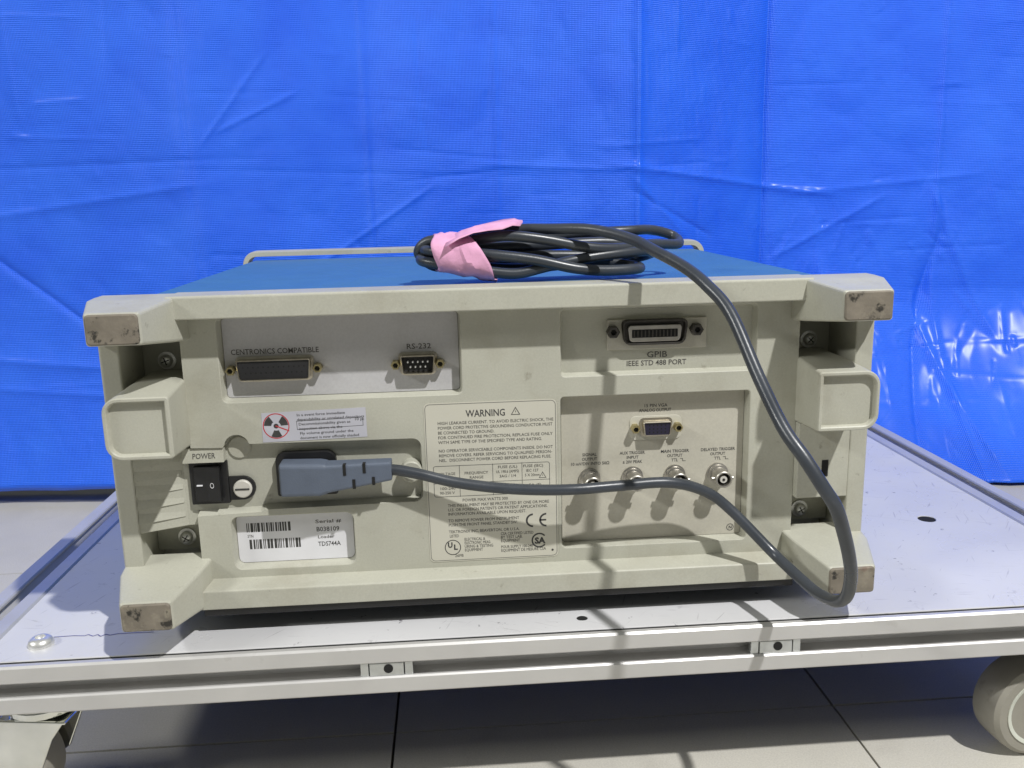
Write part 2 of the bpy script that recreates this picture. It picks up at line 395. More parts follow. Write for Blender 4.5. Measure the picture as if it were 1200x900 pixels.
# deck with two drilled holes
def holed_sheet(outer, holes, z1, z0):
    bm = bmesh.new()
    def loop(pts, z): 
        v = [bm.verts.new((x, y, z)) for x, y in pts]
        e = [bm.edges.new((v[i], v[(i+1) % len(v)])) for i in range(len(v))]; return v, e
    E = []; loops = []
    for p in [outer]+holes:
        v, e = loop(p, z1); E += e; loops.append(v)
    bmesh.ops.triangle_fill(bm, use_beauty=True, use_dissolve=False, edges=E)
    for v in loops:
        lo = [bm.verts.new((a.co.x, a.co.y, z0)) for a in v]
        for i in range(len(v)):
            j = (i+1) % len(v); bm.faces.new((v[i], lo[i], lo[j], v[j]))
    return bm
def circ(cx, cy, r, n=20): return [(cx+r*cos(2*pi*i/n), cy+r*sin(2*pi*i/n)) for i in range(n)]
m_ = MB(); m_.bm.free()
m_.bm = holed_sheet([(XL1+.0006, YF+.0052), (XR0-.0006, YF+.0052), (XR0-.0006, YB-.004), (XL1+.0006, YB-.004)],
                    [circ(.3195, .109, .0062), circ(.0442, -.0150, .0032)], DZ, DZ-.005)
deck = m_.build('deck', MT['deck'], cart, bevel=.0005)
MB().box(XL1+.004, XR0-.004, YF+.008, YB-.006, DZ-.0075, DZ-.0056).build('deck_underside', MT['hole'], cart)

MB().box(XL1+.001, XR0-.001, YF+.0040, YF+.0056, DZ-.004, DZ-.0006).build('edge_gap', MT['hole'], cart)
def rail_profile(sz=.030, slot=.0085, depth=.010):
    """square profile with a T slot in the middle of each of the four sides, centred, ccw"""
    h = sz/2; s = slot/2; r = .0012; q = []
    side = [(-h+r, -h), (-s-.0009, -h), (-s, -h+.0009), (-s, -h+.0022), (-s-.0038, -h+.0022), (-s-.0038, -h+.005), (-s+.0005, -h+depth),
            (s-.0005, -h+depth), (s+.0038, -h+.005), (s+.0038, -h+.0022), (s, -h+.0022), (s, -h+.0009), (s+.0009, -h), (h-r, -h)]
    for k in range(4):
        c_, s_ = cos(k*pi/2), sin(k*pi/2)
        q += [(a*c_-b*s_, a*s_+b*c_) for a, b in side]
    return q
prof = rail_profile()
RZ = DZ-.0008-.0143                          # centre height of front / back rails (deck lies on them)
fr = MB().prism_x([(YF+.015+a, RZ+b*.955) for a, b in prof], XL0, XR1).build('front_rail', MT['alu'], cart)
MB().prism_x([(YB-.015+a, RZ+b*.955) for a, b in prof], XL0, XR1).build('back_rail', MT['alu'], cart)
for x0 in (XL0, XR0):
    r_ = MB()
    r_.loft([[(x0+.0145+a, y, DZ+.001-.015+b) for a, b in prof] for y in (YF+.0305, YB-.0305)])
    r_.build('side_rail', MT['alu'], cart)
# slot nuts
for x in (-.068, .1532):
    n_ = MB(); zc = RZ
    n_.box(x-.0095, x+.0095, YF+.0012, YF+.009, zc-.0040, zc+.0040)
    nn = n_.build('slot_nut', MT['zinc'], fr, bevel=.0006)
    MB().box(x-.0145, x-.0100, YF+.0016, YF+.006, zc-.0041, zc+.0041).build('slot_nut_clip', MT['zinc'], fr, bevel=.0005)
    MB().box(x+.0100, x+.0145, YF+.0016, YF+.006, zc-.0041, zc+.0041).build('slot_nut_clip', MT['zinc'], fr, bevel=.0005)
    MB().lathe_y(x+.001, zc+.0004, [(.0026, YF+.0008), (.0026, YF+.003)], 16).build('thread_hole', MT['hole'], fr)
# near-flush black discs standing in for the shade inside the drilled holes
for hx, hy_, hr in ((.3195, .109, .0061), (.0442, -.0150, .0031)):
    MB().lathe_z(hx, hy_, [(hr, DZ-.0045), (hr, DZ-.0004)]).build('hole_shade_disc', MT['hole'], cart)
pm = MB(); PP = [(-.2578, -.0072), (-.247, -.0068), (-.2405, -.0077), (-.239, -.0063), (-.2355, -.0087), (-.2335, -.0069), (-.231, -.0095), (-.229, -.0072), (-.2262, -.0085), (-.2225, -.0073), (-.214, -.0072), (-.202, -.0076)]
PP = [(a_, b_+.0035) for a_, b_ in PP]
for (xa, ya), (xb, yb) in zip(PP[:-1], PP[1:]):
    d_ = Vector((xb-xa, yb-ya)).normalized(); n2 = Vector((-d_.y, d_.x))*.0003
    pm.faces([(xa-n2.x, ya-n2.y, DZ+.0002), (xb-n2.x, yb-n2.y, DZ+.0002), (xb+n2.x, yb+n2.y, DZ+.0002), (xa+n2.x, ya+n2.y, DZ+.0002)], [(0, 1, 2, 3)])
pm.build('pen_scribble', mat('blue_pen_ink', (.10, .10, .30), .6, var=.5, vscale=400), deck)
# dome bolt front-left
b_ = MB(); b_.lathe_z(-.2615, -.0112, [(.0068, DZ+.0001), (.0069, DZ+.0012), (.0060, DZ+.0030), (.0046, DZ+.0042), (.0028, DZ+.0046), (.0026, DZ+.0030)], 24)
b_.build('deck_bolt', MT['steel'], cart, smooth=True)

def caster(x, y, ang, name='caster'):
    """swivel caster: plate + housing + fork (part), wheel and hub (sub-parts)"""
    zt = RZ-.0143
    k = MB()
    k.box(-.026, .026, -.022, .022, zt-.003, zt-.0002)
    k.lathe_z(0, 0, [(.017, zt-.012), (.021, zt-.010), (.0215, zt-.006), (.019, zt-.0031)], 28)
    off = -.031; R = .0305
    for s in (-1, 1):
        yy = s*.0165
        poly = [(-.0395, .0305), (-.037, .0225), (-.0310, .0195), (-.022, .0190), (-.010, .0235), (-.0015, .030), (.0100, zt-.024), (.0185, zt-.0125), (-.021, zt-.0125), (-.034, .046)]
        k.prism_y(poly, yy-.0011, yy+.0011)
    k.box(-.021, .0195, -.0176, .0176, zt-.0140, zt-.0121)
    o = k.build(name, MT['chrome'], cart, bevel=.0008)
    o.location = (x, y, 0); o.rotation_euler = (0, 0, ang)
    wv = MB(); wv.lathe_y(off, R, [(.022, -.0122), (.0275, -.0122), (.0300, -.0100), (R, -.006), (R, .006), (.0300, .0100), (.0275, .0122), (.022, .0122)], 44)
    wo = wv.build('wheel', MT['tyre'], o, smooth=True)
    hb = MB(); hb.lathe_y(off, R, [(.004, -.0142), (.0075, -.0140), (.009, -.0118), (.017, -.0108), (.0205, -.0126), (.0222, -.0128), (.0222, .0128), (.0205, .0126), (.017, .0108), (.009, .0118), (.0075, .014), (.004, .0142)], 40)
    hb.build('hub', MT['hub'], o, smooth=True)
    ax = MB(); ax.lathe_y(off, R, [(.0045, -.0215), (.0052, -.0212), (.0052, -.018), (.003, -.0178), (.003, .0178), (.0052, .018), (.0052, .0212), (.0045, .0215)], 6)
    ax.build('axle_bolt', MT['zinc'], o)
    return o
caster(-.2655, -.004, radians(-8))
caster(.3585, -.004, radians(4))
caster(-.2655, .372, radians(-30))
caster(.353, .372, radians(15))

# ------------------------------------------------------------------ oscilloscope
sc = empty('oscilloscope', (0, 0, DZ))
tag(sc, 'beige oscilloscope with blue cover, its rear connector panel facing out', 'oscilloscope')
ZB, ZT = .0165, .193
BAR = -.014
DEEP = .030

# --- main rear panel with pockets
def arc(cx, cz, r, a0, a1, n):
    return [(cx+r*cos(radians(a0+(a1-a0)*k/n)), cz+r*sin(radians(a0+(a1-a0)*k/n))) for k in range(n+1)]
notch = [(-172, 67.2), (-137, 68.2), (-134, 69.5), (-50, 70.2)] + arc(-49.6, 75.2, 5, -90, 0, 5) + [(-44.6, 102.5)] + arc(-49.6, 102.8, 5, 0, 90, 5) \
    + [(-139.8, 108.4)] + arc(-146.8, 107.0, 7.0, 14, 172, 9) + [(-154.5, 106.8), (-172, 107.2)]
pockets = {
    'centronics': (rrect(-152.2, -20.4, 132.3, 179.2, 3.2), 8.0, 1.0),
    'gpib': (rrect(35.2, 147.3, 140.0, 178.0, (2.5, 2.5, 2.5, 2.5)), 5.5, 1.2),
    'vga': (rrect(34.9, 144.6, 37.4, 128.2, (3, 2.5, 2, 2)), 8.0, .9),
    'serial': (rrect(-154.0, -85.1, 34.0, 65.6, 4.5), 7.5, 1.0),
}
bm = bmesh.new()
def ring(pts, y): return [bm.verts.new((x*.001, y*.001, z*.001)) for x, z in pts]
def strip(a, b, closed=True):
    n = len(a)
    for i in range(n if closed else n-1):
        j = (i+1) % n; bm.faces.new((a[i], a[j], b[j], b[i]))
outer = [(172, 18), (172, 186), (-172, 186)] + notch[::-1] + [(-172, 18)]
o0 = ring(outer, 0)
edges = [bm.edges.new((o0[i], o0[(i+1) % len(o0)])) for i in range(len(o0))]
walls = []
for k, (poly, dep, dr) in pockets.items():
    big = offset_poly(poly, -.45); v = ring(big, 0)
    edges += [bm.edges.new((v[i], v[(i+1) % len(v)])) for i in range(len(v))]
    walls.append((v, poly, dep, dr))
bmesh.ops.triangle_fill(bm, use_beauty=True, use_dissolve=False, edges=edges)
for v, poly, dep, dr in walls:
    r1 = ring(offset_poly(poly, -.1), .2); rA = ring(poly, .55); rB = ring(offset_poly(poly, dr), dep)
    strip(v, r1); strip(r1, rA); strip(rA, rB); bm.faces.new(rB)
# notch (power entry recess): walls drop to 6 mm and run open to the left finger ramp
nv = o0[3:3+len(notch)]
ins = [(x, z) for x, z in notch[::-1]]
def notch_in(p):
    x, z = p
    if z < 72: z += 1.6
    elif x > -48: x -= 1.0
    elif z > 103 and x > -141: z -= 1.0
    return (x, z)
nf = ring([notch_in(p) for p in ins], 6.0)
strip(nv, nf, closed=False)
ex0 = bm.verts.new((-.179, .006, notch_in(ins[0])[1]*.001)); ex1 = bm.verts.new((-.179, .006, notch_in(ins[-1])[1]*.001))
bm.faces.new(nf+[ex1, ex0])
# side skirts of the panel back to the deep floor
for sx in (-1, 1):
    for za, zb in (((18, 67.2), (107.2, 186)) if sx < 0 else ((18, 186),)):
        q = [(sx*.172, 0, za*.001), (sx*.172, 0, zb*.001), (sx*.172, DEEP, zb*.001), (sx*.172, DEEP, za*.001)]
        bm.faces.new([bm.verts.new(p) for p in q])
bmesh.ops.remove_doubles(bm, verts=bm.verts[:], dist=1e-6)
bmesh.ops.recalc_face_normals(bm, faces=bm.faces[:])
me = bpy.data.meshes.new('rear_panel'); bm.to_mesh(me); bm.free()
panel = link('rear_panel', me, MT['beige'], sc)
ctr = sum((p.normal.y*p.area for p in me.polygons))
if ctr > 0: me.flip_normals()

# --- frame: bars, flanges, deep side floors
tb = MB(); tb.prism_x([(BAR, .1806), (BAR, ZT-.0006), (BAR+.0012, ZT), (.0088, ZT), (.0088, .1806)], -.1735, .1735)
tb.build('top_bar', MT['beige'], sc, bevel=.0007)
bb = MB(); bb.prism_x([(BAR, ZB), (BAR, .0272), (BAR+.0008, .0278), (.0015, .0292), (.0215, .0292), (.0215, ZB)], -.1725, .1725)
bb.build('bottom_bar', MT['beige'], sc, bevel=.0006)
fm = MB()
for s in (-1, 1):
    fm.prism_z([(s*.2026, -.0055), (s*.2125, -.0055), (s*.2140, -.003), (s*.2140, .0315), (s*.2026, .0315)][::s], .0185, .1865)      # flange strips
    fm.box(min(s*.1715, s*.203), max(s*.1715, s*.203), DEEP, DEEP+.004, .0175, .1860)
fm.box(-.2135, .2135, .0225, .034, ZB+.0004, .0195)
for s in (-1, 1): fm.box(min(s*.1722, s*.2136), max(s*.1722, s*.2136), .0086, .0345, .1832, .1862)
fm.build('rear_frame', MT['beige'], sc, bevel=.0008)
# finger ramp left of the power switch, ridged
rp = MB(); rp.prism_z([(-.1725, .0062), (-.179, .0058), (-.2028, -.0045), (-.2028, DEEP), (-.1725, DEEP)], .0600, .1085)
ramp = rp.build('finger_ramp', MT['beige'], sc, bevel=.0005)
for k in range(5):
    z = .0660+k*.0082
    rr = MB()
    rr.loft([[(-.1800, .0062, z), (-.1800, .0048, z), (-.1800, .0060, z+.0058)], [(-.2024, -.0040, z), (-.2024, -.0058, z), (-.2024, -.0043, z+.0058)]])
    rr.build('grip_ridge', MT['beige'], ramp)
# right side block with a black slot
rb = MB(); rb.box(.1722, .2030, -.0050, DEEP, .0632, .1085)
rblk = rb.build('side_block', MT['beige'], sc, bevel=.0006)
MB().box(.1868, .1906, -.0053, -.0045, .0762, .0860).build('vent_slot', MT['hole'], rblk)

# --- corner feet and pads
for sx in (-1, 1):
    for top in (0, 1):
        def pt(x, y, z): return (sx*x, y, z if top else (ZT+ZB)-z)
        x0t, x1t, z0t, z1t = .1768, .2033, .1728, .1889
        rings = []
        for (y, xa, xb, za, zb) in ((.0088, .1662, .2138, .1668, .1926), (-.002, .1668, .2139, .1680, .1925), (BAR, .1690, .2128, .1692, .1922), (-.0438, x0t, x1t, z0t, z1t)):
            rings.append([pt(xa, y, za), pt(xb, y, za), pt(xb, y, zb), pt(xa, y, zb)])
        f_ = MB(); f_.loft(rings)
        ft = f_.build('corner_foot', MT['beige'], sc, bevel=.0016, seg=3)
        p_ = MB()
        poly = rrect(x0t+.0005, x1t-.0005, z0t+.0005, z1t-.0005, .0020, 3)
        p_.loft([[pt(x, -.0425, z) for x, z in poly], [pt(x, -.0441, z) for x, z in poly], [pt(x, -.0447, z) for x, z in offset_poly(poly, .0007)]])
        p_.build('foot_pad', MT['pad'], ft)

# --- cord wrap posts (D shaped, hollow front)
for sx in (-1, 1):
    def dpoly(xi, xo, z0, z1, r): 
        q = rrect(xi, xo, z0, z1, (.0018, r, r, .0018), 6); return q
    P0 = dpoly(.1715, .2040, .1085, .1465, .010); P1 = dpoly(.1698, .2038, .1118, .1446, .0085)
    P1b = offset_poly(P1, .0006); P2 = offset_poly(P1, .0024); P3 = offset_poly(P1, .0028)
    k = MB()
    k.loft([[(sx*x, y, z) for x, z in P] for P, y in ((P0, DEEP-.0015), (P0, .000), (P1, -.0345), (P1b, -.0354), (offset_poly(P1, .0018), -.0354), (P2, -.0348), (P3, -.0322))])
    k.build('cord_post', MT['beige'], sc, smooth=True, ang=30)

# --- screws in the four corners
def screw(x, z, y, tilt=0.3):
    k = MB(); k.lathe_y(0, 0, [(.0052, .0022), (.0052, .0012), (.0036, .0010), (.0036, -.0008), (.0028, -.0018), (.0012, -.0022)], 20)
    o = k.build('screw', MT['steel'], sc, smooth=True, ang=40); o.location = (x, y-.0022, z)
    k = MB()
    for a in (tilt, tilt+pi/2):
        d = Vector((cos(a), 0, sin(a))); n = Vector((-sin(a), 0, cos(a)))*.0003; c = Vector((0, -.0023, 0))
        pts = [c-d*.0022-n, c+d*.0022-n, c+d*.0022+n, c-d*.0022+n]
        k.loft([pts, [p+Vector((0, .001, 0)) for p in pts]])
    k.build('cross_slot', MT['hole'], o)
screw(-.1891, .1521, DEEP); screw(.1896, .1517, DEEP, .8)
for s in (-1, 1): 
    MB().box(min(s*.1722, s*.2026), max(s*.1722, s*.2026), .0205, DEEP-.0006, .040, .0596).build('screw_boss', MT['beige'], sc, bevel=.0005)
screw(-.1852, .0480, .0205, 1.0); screw(.1850, .0475, .0205, .5)

# --- blue cover + body + front bezel + handle + underside feet
cv = MB()
cp = [(-.1995, .004), (-.1995, .1815), (-.1985, .1850), (-.1960, .1882), (-.1925, .1899), (.1925, .1899), (.1960, .1882), (.1985, .1850), (.1995, .1815), (.1995, .004)]
cv.prism_y(cp, .0352, .300)
cover = cv.build('top_cover', MT['cover'], sc, bevel=.0008)
# front strip of the cover reaching under the rear frame lip
MB().prism_y([(-.1965, .1870), (-.1935, .1895), (-.1905, .1904), (.1905, .1904), (.1935, .1895), (.1965, .1870)], .0091, .0349).build('cover_edge', MT['cover'], cover)
MB().box(-.207, .207, .3005, .348, .016, .1845).build('front_bezel', MT['beige'], sc, bevel=.004, seg=3)
MB().box(-.170, .170, -.0125, .0340, .0120, .0164).build('gap_shade_plate', MT['black'], sc, bevel=.0006)  # added black plate: cuts bounce light to darken the gap under the case
hd = MB()
HR = .010; HX = .2025; HZ = .1952
hp = [Vector((-HX, .312, .150)), Vector((-HX, .312, .170))] + [Vector((-HX+HR-HR*cos(a_), .312, HZ-HR+HR*sin(a_))) for a_ in [pi/2*i/8 for i in range(9)]] \
   + [Vector((x_, .312, HZ)) for x_ in (-.15, -.05, .05, .15)] + [Vector((HX-HR+HR*sin(a_), .312, HZ-HR+HR*cos(a_))) for a_ in [pi/2*i/8 for i in range(9)]] + [Vector((HX, .312, .170)), Vector((HX, .312, .150))]
rg = []
for i, p in enumerate(hp):
    a = hp[max(0, i-1)]; b = hp[min(len(hp)-1, i+1)]; T = (b-a).normalized(); n = Vector((-T.z, 0, T.x))
    rg.append([p+Vector((0, dy, 0))+n*dn for dy, dn in ((-.009, -.0022), (.009, -.0022), (.009, .0014), (.006, .0024), (-.006, .0024), (-.009, .0014))])
hd.loft(rg); hd.build('carry_handle', MT['beige'], sc, smooth=True, ang=40)
for x in (-.15, .15):
    for y in (.075, .27):
        MB().lathe_z(x, y, [(.010, .0001), (.011, .002), (.012, .0038)], 20).build('underside_foot', MT['black'], sc)

# --- centronics panel
e_ = .0004
def plate(name, poly, y, th, material, parent, bevel=0):
    return MB().prism_y(mm(poly), y*.001, (y+th)*.001).build(name, material, parent, bevel=bevel)
cpn = plate('interface_panel', offset_poly(pockets['centronics'][0], 1.25), 7.3, .5, MT['panel_grey'], sc)
text('CENTRONICS COMPATIBLE', -.1473, .1577, .00725, .0030, cpn, width=.0480, material=MT['inksoft'])
text('RS-232', -.0508, .1577, .00725, .0030, cpn, width=.0135, material=MT['inksoft'])

def dpoly_conn(cx, cz, wt, wb, h, r=1.6):
    """D-sub outline (mm): wider at the top, rounded"""
    pts = [(cx-wb/2, cz-h/2), (cx+wb/2, cz-h/2), (cx+wt/2, cz+h/2), (cx-wt/2, cz+h/2)]
    out = []
    for i in range(4):
        p0 = Vector(pts[i-1]); p1 = Vector(pts[i]); p2 = Vector(pts[(i+1) % 4])
        a = (p0-p1).normalized(); b = (p2-p1).normalized(); q = p1+a*r; s = p1+b*r
        for k in range(6):
            t_ = k/5; out.append(tuple((1-t_)**2*q+2*t_*(1-t_)*p1+t_*t_*s))
    return out
def dsub(name, cx, cz, wt, wb, h, y0, y1, nutdx, label, insert, rows, male=False, ymat=None):
    """shell ring y0(base)->y1(tip), insert, pins / holes, hex nuts. mm"""
    o = dpoly_conn(cx, cz, wt, wb, h); i1 = offset_poly(o, .75)
    k = MB(); rg = [(offset_poly(o, -1.3), y0), (offset_poly(o, -1.3), y0-.6), (o, y0-.8), (o, y1+.3), (offset_poly(o, .25), y1), (offset_poly(o, .6), y1), (i1, y1+.3), (i1, y0-1)]
    k.loft([[(x*.001, y*.001, z*.001) for x, z in P] for P, y in rg], True, False)
    sh = k.build(name, MT['nickel'], sc, smooth=True, ang=35); sh['label'] = label
    iy = y0-.9 if male else y1+.7
    k = MB(); k.prism_y(mm(offset_poly(o, .8)), iy*.001, (y0-.3)*.001); k.build('insulator', insert, sh)
    pk = MB()
    for (n, dz, pitch) in rows:
        for q in range(n):
            px = cx+(q-(n-1)/2)*pitch
            if male: pk.lathe_y(px*.001, (cz+dz)*.001, [(.0003, (y1+.9)*.001), (.0005, (y1+1.3)*.001), (.0005, iy*.001)], 8)
            else: pk.lathe_y(px*.001, (cz+dz)*.001, [(.00052, (iy-.02)*.001), (.00052, (iy+.05)*.001)], 10)
    pk.build('pins' if male else 'pin_holes', MT['steel'] if male else MT['hole'], sh)
    for s in (-1, 1):
        nx = cx+s*nutdx
        k = MB(); k.lathe_y(nx*.001, cz*.001, [(.0027, y0*.001), (.0027, (y1+1)*.001), (.0023, (y1+.3)*.001), (.0016, (y1+.3)*.001), (.0014, (y1+2.2)*.001)], 6, cap=False)
        k.build('jack_nut', MT['brass'], sh)
        MB().lathe_y(nx*.001, cz*.001, [(.0016, (y1+1.6)*.001), (.0016, (y1+2)*.001)], 10).build('jack_hole', MT['hole'], sh)
    return sh
dsub('parallel_port', -123.7, 149.4, 40.6, 38.2, 11.6, 7.3, 1.6, 23.7, '25-hole parallel socket on the grey panel', MT['blackmat'], [(13, 1.7, 2.77), (12, -1.5, 2.77)])
dsub('serial_port', -44.6, 149.4, 19.4, 17.2, 10.6, 7.3, 1.6, 12.4, 'nine-pin serial plug on the grey panel', MT['blackmat'], [(5, 1.4, 2.77), (4, -1.4, 2.77)], male=True)

# --- GPIB
gp = plate('gpib_port', rrect(62.2, 119.2, 153.6, 170.8, .6), 3.6, 1.8, MT['panel_cream'], sc, .0003)
gp['label'] = 'wide 24-contact socket with two dark studs'
oo = dpoly_conn(88.8, 163.7, 38.2, 34.6, 14.4, 4.2)
k = MB(); k.loft([[(x*.001, y*.001, z*.001) for x, z in P] for P, y in ((oo, 3.7), (oo, .4), (offset_poly(oo, .4), -.2), (offset_poly(oo, .9), -.2), (offset_poly(oo, 1.3), .3), (offset_poly(oo, 1.4), 3.0))], False, True)
gs = k.build('shell', MT['gunmetal'], gp, smooth=True)
k = MB(); k.prism_y(mm(dpoly_conn(88.8, 163.0, 31.2, 28.6, 9.4, 2.4)), 0.0004, .0029); k.build('contact_block', MT['bnc'], gp, bevel=.0004)
k = MB(); k.prism_y(mm(rrect(75.7, 101.7, 160.7, 165.3, .4)), 0.00025, .0004); k.build('contact_slot', MT['hole'], gp)
k = MB()
for q in range(12): k.box((76.6+q*2.1)*.001, (77.3+q*2.1)*.001, 0.00005, .0002, .1611, .1649)
k.build('contact', MT['gunmetal'], gp)
for x in (65.0, 112.6):
    k = MB(); k.lathe_y(x*.001, .1644, [(.0037, .0036), (.0037, -.0008), (.0031, -.0016), (.0018, -.0016), (.0016, .0002)], 6, cap=False); k.build('stud', MT['gunmetal'], gp)
    MB().lathe_y(x*.001, .1644, [(.0019, -.0002), (.0019, .0002)], 10).build('stud_hole', MT['hole'], gp)
text('GPIB', .0852, .1484, .00540, .0034, panel, width=.0117, material=MT['inksoft'])
text('IEEE STD 488 PORT', .0735, .1438, .00540, .0030, panel, width=.0345, material=MT['inksoft'])

# --- VGA / BNC panel
vp = plate('output_panel', offset_poly(pockets['vga'][0], 1.1), 7.3, .5, MT['panel_cream'], sc)
vpl = plate('port_bezel', rrect(76.0, 106.6, 99.3, 113.7, 3.6), 6.7, .55, MT['label'], vp, .0002)
dsub('video_port', 91.3, 106.9, 17.0, 15.2, 8.6, 6.7, 1.4, 12.5, 'violet 15-hole video socket', MT['vga'], [(5, 2.0, 2.3), (5, 0, 2.3), (5, -2.0, 2.3)])
def tc_(lines, x, ztop, y, h, lead, parent, widths, material=None):
    for i, (ln, wd) in enumerate(zip(lines, widths)):
        o = text(ln, x-wd/2, ztop-h-i*lead, y, h, parent, width=wd, material=material or MT['ink'], bold=.01)
tc_(['15 PIN VGA', 'ANALOG OUTPUT'], .0910, .1206, .00725, .00185, .0028, vp, (.0135, .0190))
bn = [(.0524, ['SIGNAL', 'OUTPUT', '10 mV/DIV INTO 50\u03a9'], (.0085, .0090, .0225)),
      (.0778, ['AUX TRIGGER', 'INPUT', '\u00b1 20V PEAK'], (.0150, .0070, .0115)),
      (.1030, ['MAIN TRIGGER', 'OUTPUT', 'TTL'], (.0168, .0092, .0040)),
      (.1287, ['DELAYED TRIGGER', 'OUTPUT', 'TTL'], (.0205, .0090, .0040))]
for i, (x, ls, ws) in enumerate(bn):
    tc_(ls, x if ls[-1] != 'TTL' else x, .0925, .00725, .00178, .00275, vp, ws)
    if ls[-1] == 'TTL':
        k = MB(); z = .0925-.00178-2*.00275
        for (xa, xb, za, zb) in ((.0032, .0046, .0015, .0018), (.0046, .0049, 0, .0018), (.0049, .0066, 0, .0003)): k.box(x+xa, x+xb, .00722, .00728, z+za, z+zb)
        k.build('pulse_mark', MT['inksoft'], vp)
    cz = .0770
    k = MB(); k.lathe_y(x, cz, [(.0064, .0073), (.0064, .0060), (.0056, .0058), (.0056, .0035), (.0047, .0033), (.0047, -.0048), (.0049, -.0052), (.0049, -.0060), (.0045, -.0064), (.0039, -.0064), (.0038, .001)], 28, cap=False)
    bo = k.build('bnc_socket', MT['bnc'], sc, smooth=True, ang=30)
    bo['label'] = ['coaxial socket under SIGNAL OUTPUT', 'coaxial socket under AUX TRIGGER INPUT', 'coaxial socket under MAIN TRIGGER OUTPUT', 'coaxial socket under DELAYED TRIGGER OUTPUT'][i]
    k = MB()
    for s in (-1, 1): k.tube([Vector((x+s*.0045, -.0030, cz)), Vector((x+s*.0064, -.0030, cz))], .0010, 10)
    k.build('bayonet_lug', MT['bnc'], bo)
    MB().lathe_y(x, cz, [(.0040, -.0010), (.0040, .0000)], 20).build('insulator', MT['hole'], bo)
    k = MB(); k.lathe_y(x, cz, [(.0021, -.0056), (.0021, -.0008)], 16); k.build('dielectric', MT['white_plastic'], bo)
    MB().lathe_y(x, cz, [(.0008, -.0059), (.0008, -.0057)], 10).build('centre_contact', MT['hole'], bo)
# circled N mark
def annulus(x, z, y, r, wd, parent, name, material, n=36, a0=0, a1=360):
    k = MB(); full = abs(a1-a0) >= 359.9; m_n = n
    A = [radians(a0+(a1-a0)*i/m_n) for i in range(m_n+(0 if full else 1))]
    vs = []
    for a in A: vs += [(r*cos(a), 0, r*sin(a)), ((r-wd)*cos(a), 0, (r-wd)*sin(a))]
    L = len(A); fs = [(2*i, 2*((i+1) % L), 2*((i+1) % L)+1, 2*i+1) for i in range(L if full else L-1)]
    k.faces(vs, fs); return k.build(name, material, parent, loc=(x, y, z))
annulus(.1375, .0425, .00722, .0022, .0004, vp, 'mark_ring', MT['ink'])
text('N', .1375-.0009, .0416, .00722, .0018, vp, width=.0018, bold=.02)

# --- power entry: switch, fuse, inlet, boss, facet with POWER
k = MB(); k.prism_x([(.0012, .1066), (-.0006, .0987), (.0061, .0987), (.0061, .1066)], -.1770, -.1545); fac = k.build('switch_facet', MT['beige'], sc)
tx = text('POWER', -.1717, .1012, .0022, .0030, fac, width=.0125, material=MT['inksoft'])
tx.rotation_euler = (math.atan2(.0018, .0079)*-1, 0, 0); tx.location = (-.1717, -.0002, .1010)
sw = MB().prism_y(mm(rrect(-175.2, -154.0, 73.0, 98.2, .8)), .0032, .0062).build('power_switch', MT['black'], sc, bevel=.0006)
sw['label'] = 'black rocker switch marked 1 and 0'
k = MB(); k.loft([[(-.1722, y, z) for y, z in ((.0040, .0756), (.0040, .0958), (.0012, .0958), (.0012, .0756))], [(-.1650, y, z) for y, z in ((.0040, .0756), (.0040, .0958), (.0004, .0958), (.0004, .0756))],
                  [(-.1576, y, z) for y, z in ((.0040, .0756), (.0040, .0958), (-.0014, .0958), (-.0014, .0756))]])
k.build('rocker', MT['black'], sw, bevel=.0005)
MB().box(-.1708, -.1676, -.00005, .0010, .0849, .0855).build('on_mark', MT['paper'], sw)
k = annulus(0, 0, 0, .0016, .0004, sw, 'off_mark', MT['paper'], 20); k.scale = (.72, 1, 1); k.location = (-.1622, -.0006, .0852); k.rotation_euler = (0, 0, radians(-10))
k = MB(); k.prism_y(mm([(-154.2, 74.6), (-146, 74.6)] + arc(-146.3, 81.6, 7.0, -85, 85, 10) + [(-154.2, 88.6)]), .0036, .0062)
fh = k.build('fuse_holder', MT['black'], sc, bevel=.0006)
k = MB(); k.lathe_y(-.1463, .0816, [(.0052, .0037), (.0052, .0022), (.0046, .0017)], 28); k.build('fuse_cap', MT['white_plastic'], fh)
MB().box(-.1503, -.1424, .0014, .0018, .0811, .0820).build('cap_slot', MT['ink'], fh)
MB().lathe_y(-.1468, .1052, [(.0066, .0066), (.0066, .0054), (.0061, .0054), (.0061, .0050)], 32).build('knockout_disc', MT['beige'], sc, bevel=.0002)
il = MB().prism_y(mm(rrect(-127.0, -93.0, 76.0, 102.0, (1.5, 1.5, 5.5, 5.5))), .0022, .0062).build('power_inlet', MT['black'], sc, bevel=.0006)
k = MB(); k.lathe_y(-.0508, .0885, [(.0062, .0062), (.0062, -.0012), (.0055, -.0020), (.0030, -.0020), (.0026, .0005)], 24, cap=False)
bs = k.build('screw_post', MT['beige'], sc, smooth=True, ang=30); MB().lathe_y(-.0508, .0885, [(.0030, -.0002), (.0030, .0004)], 14).build('post_hole', MT['hole'], bs)

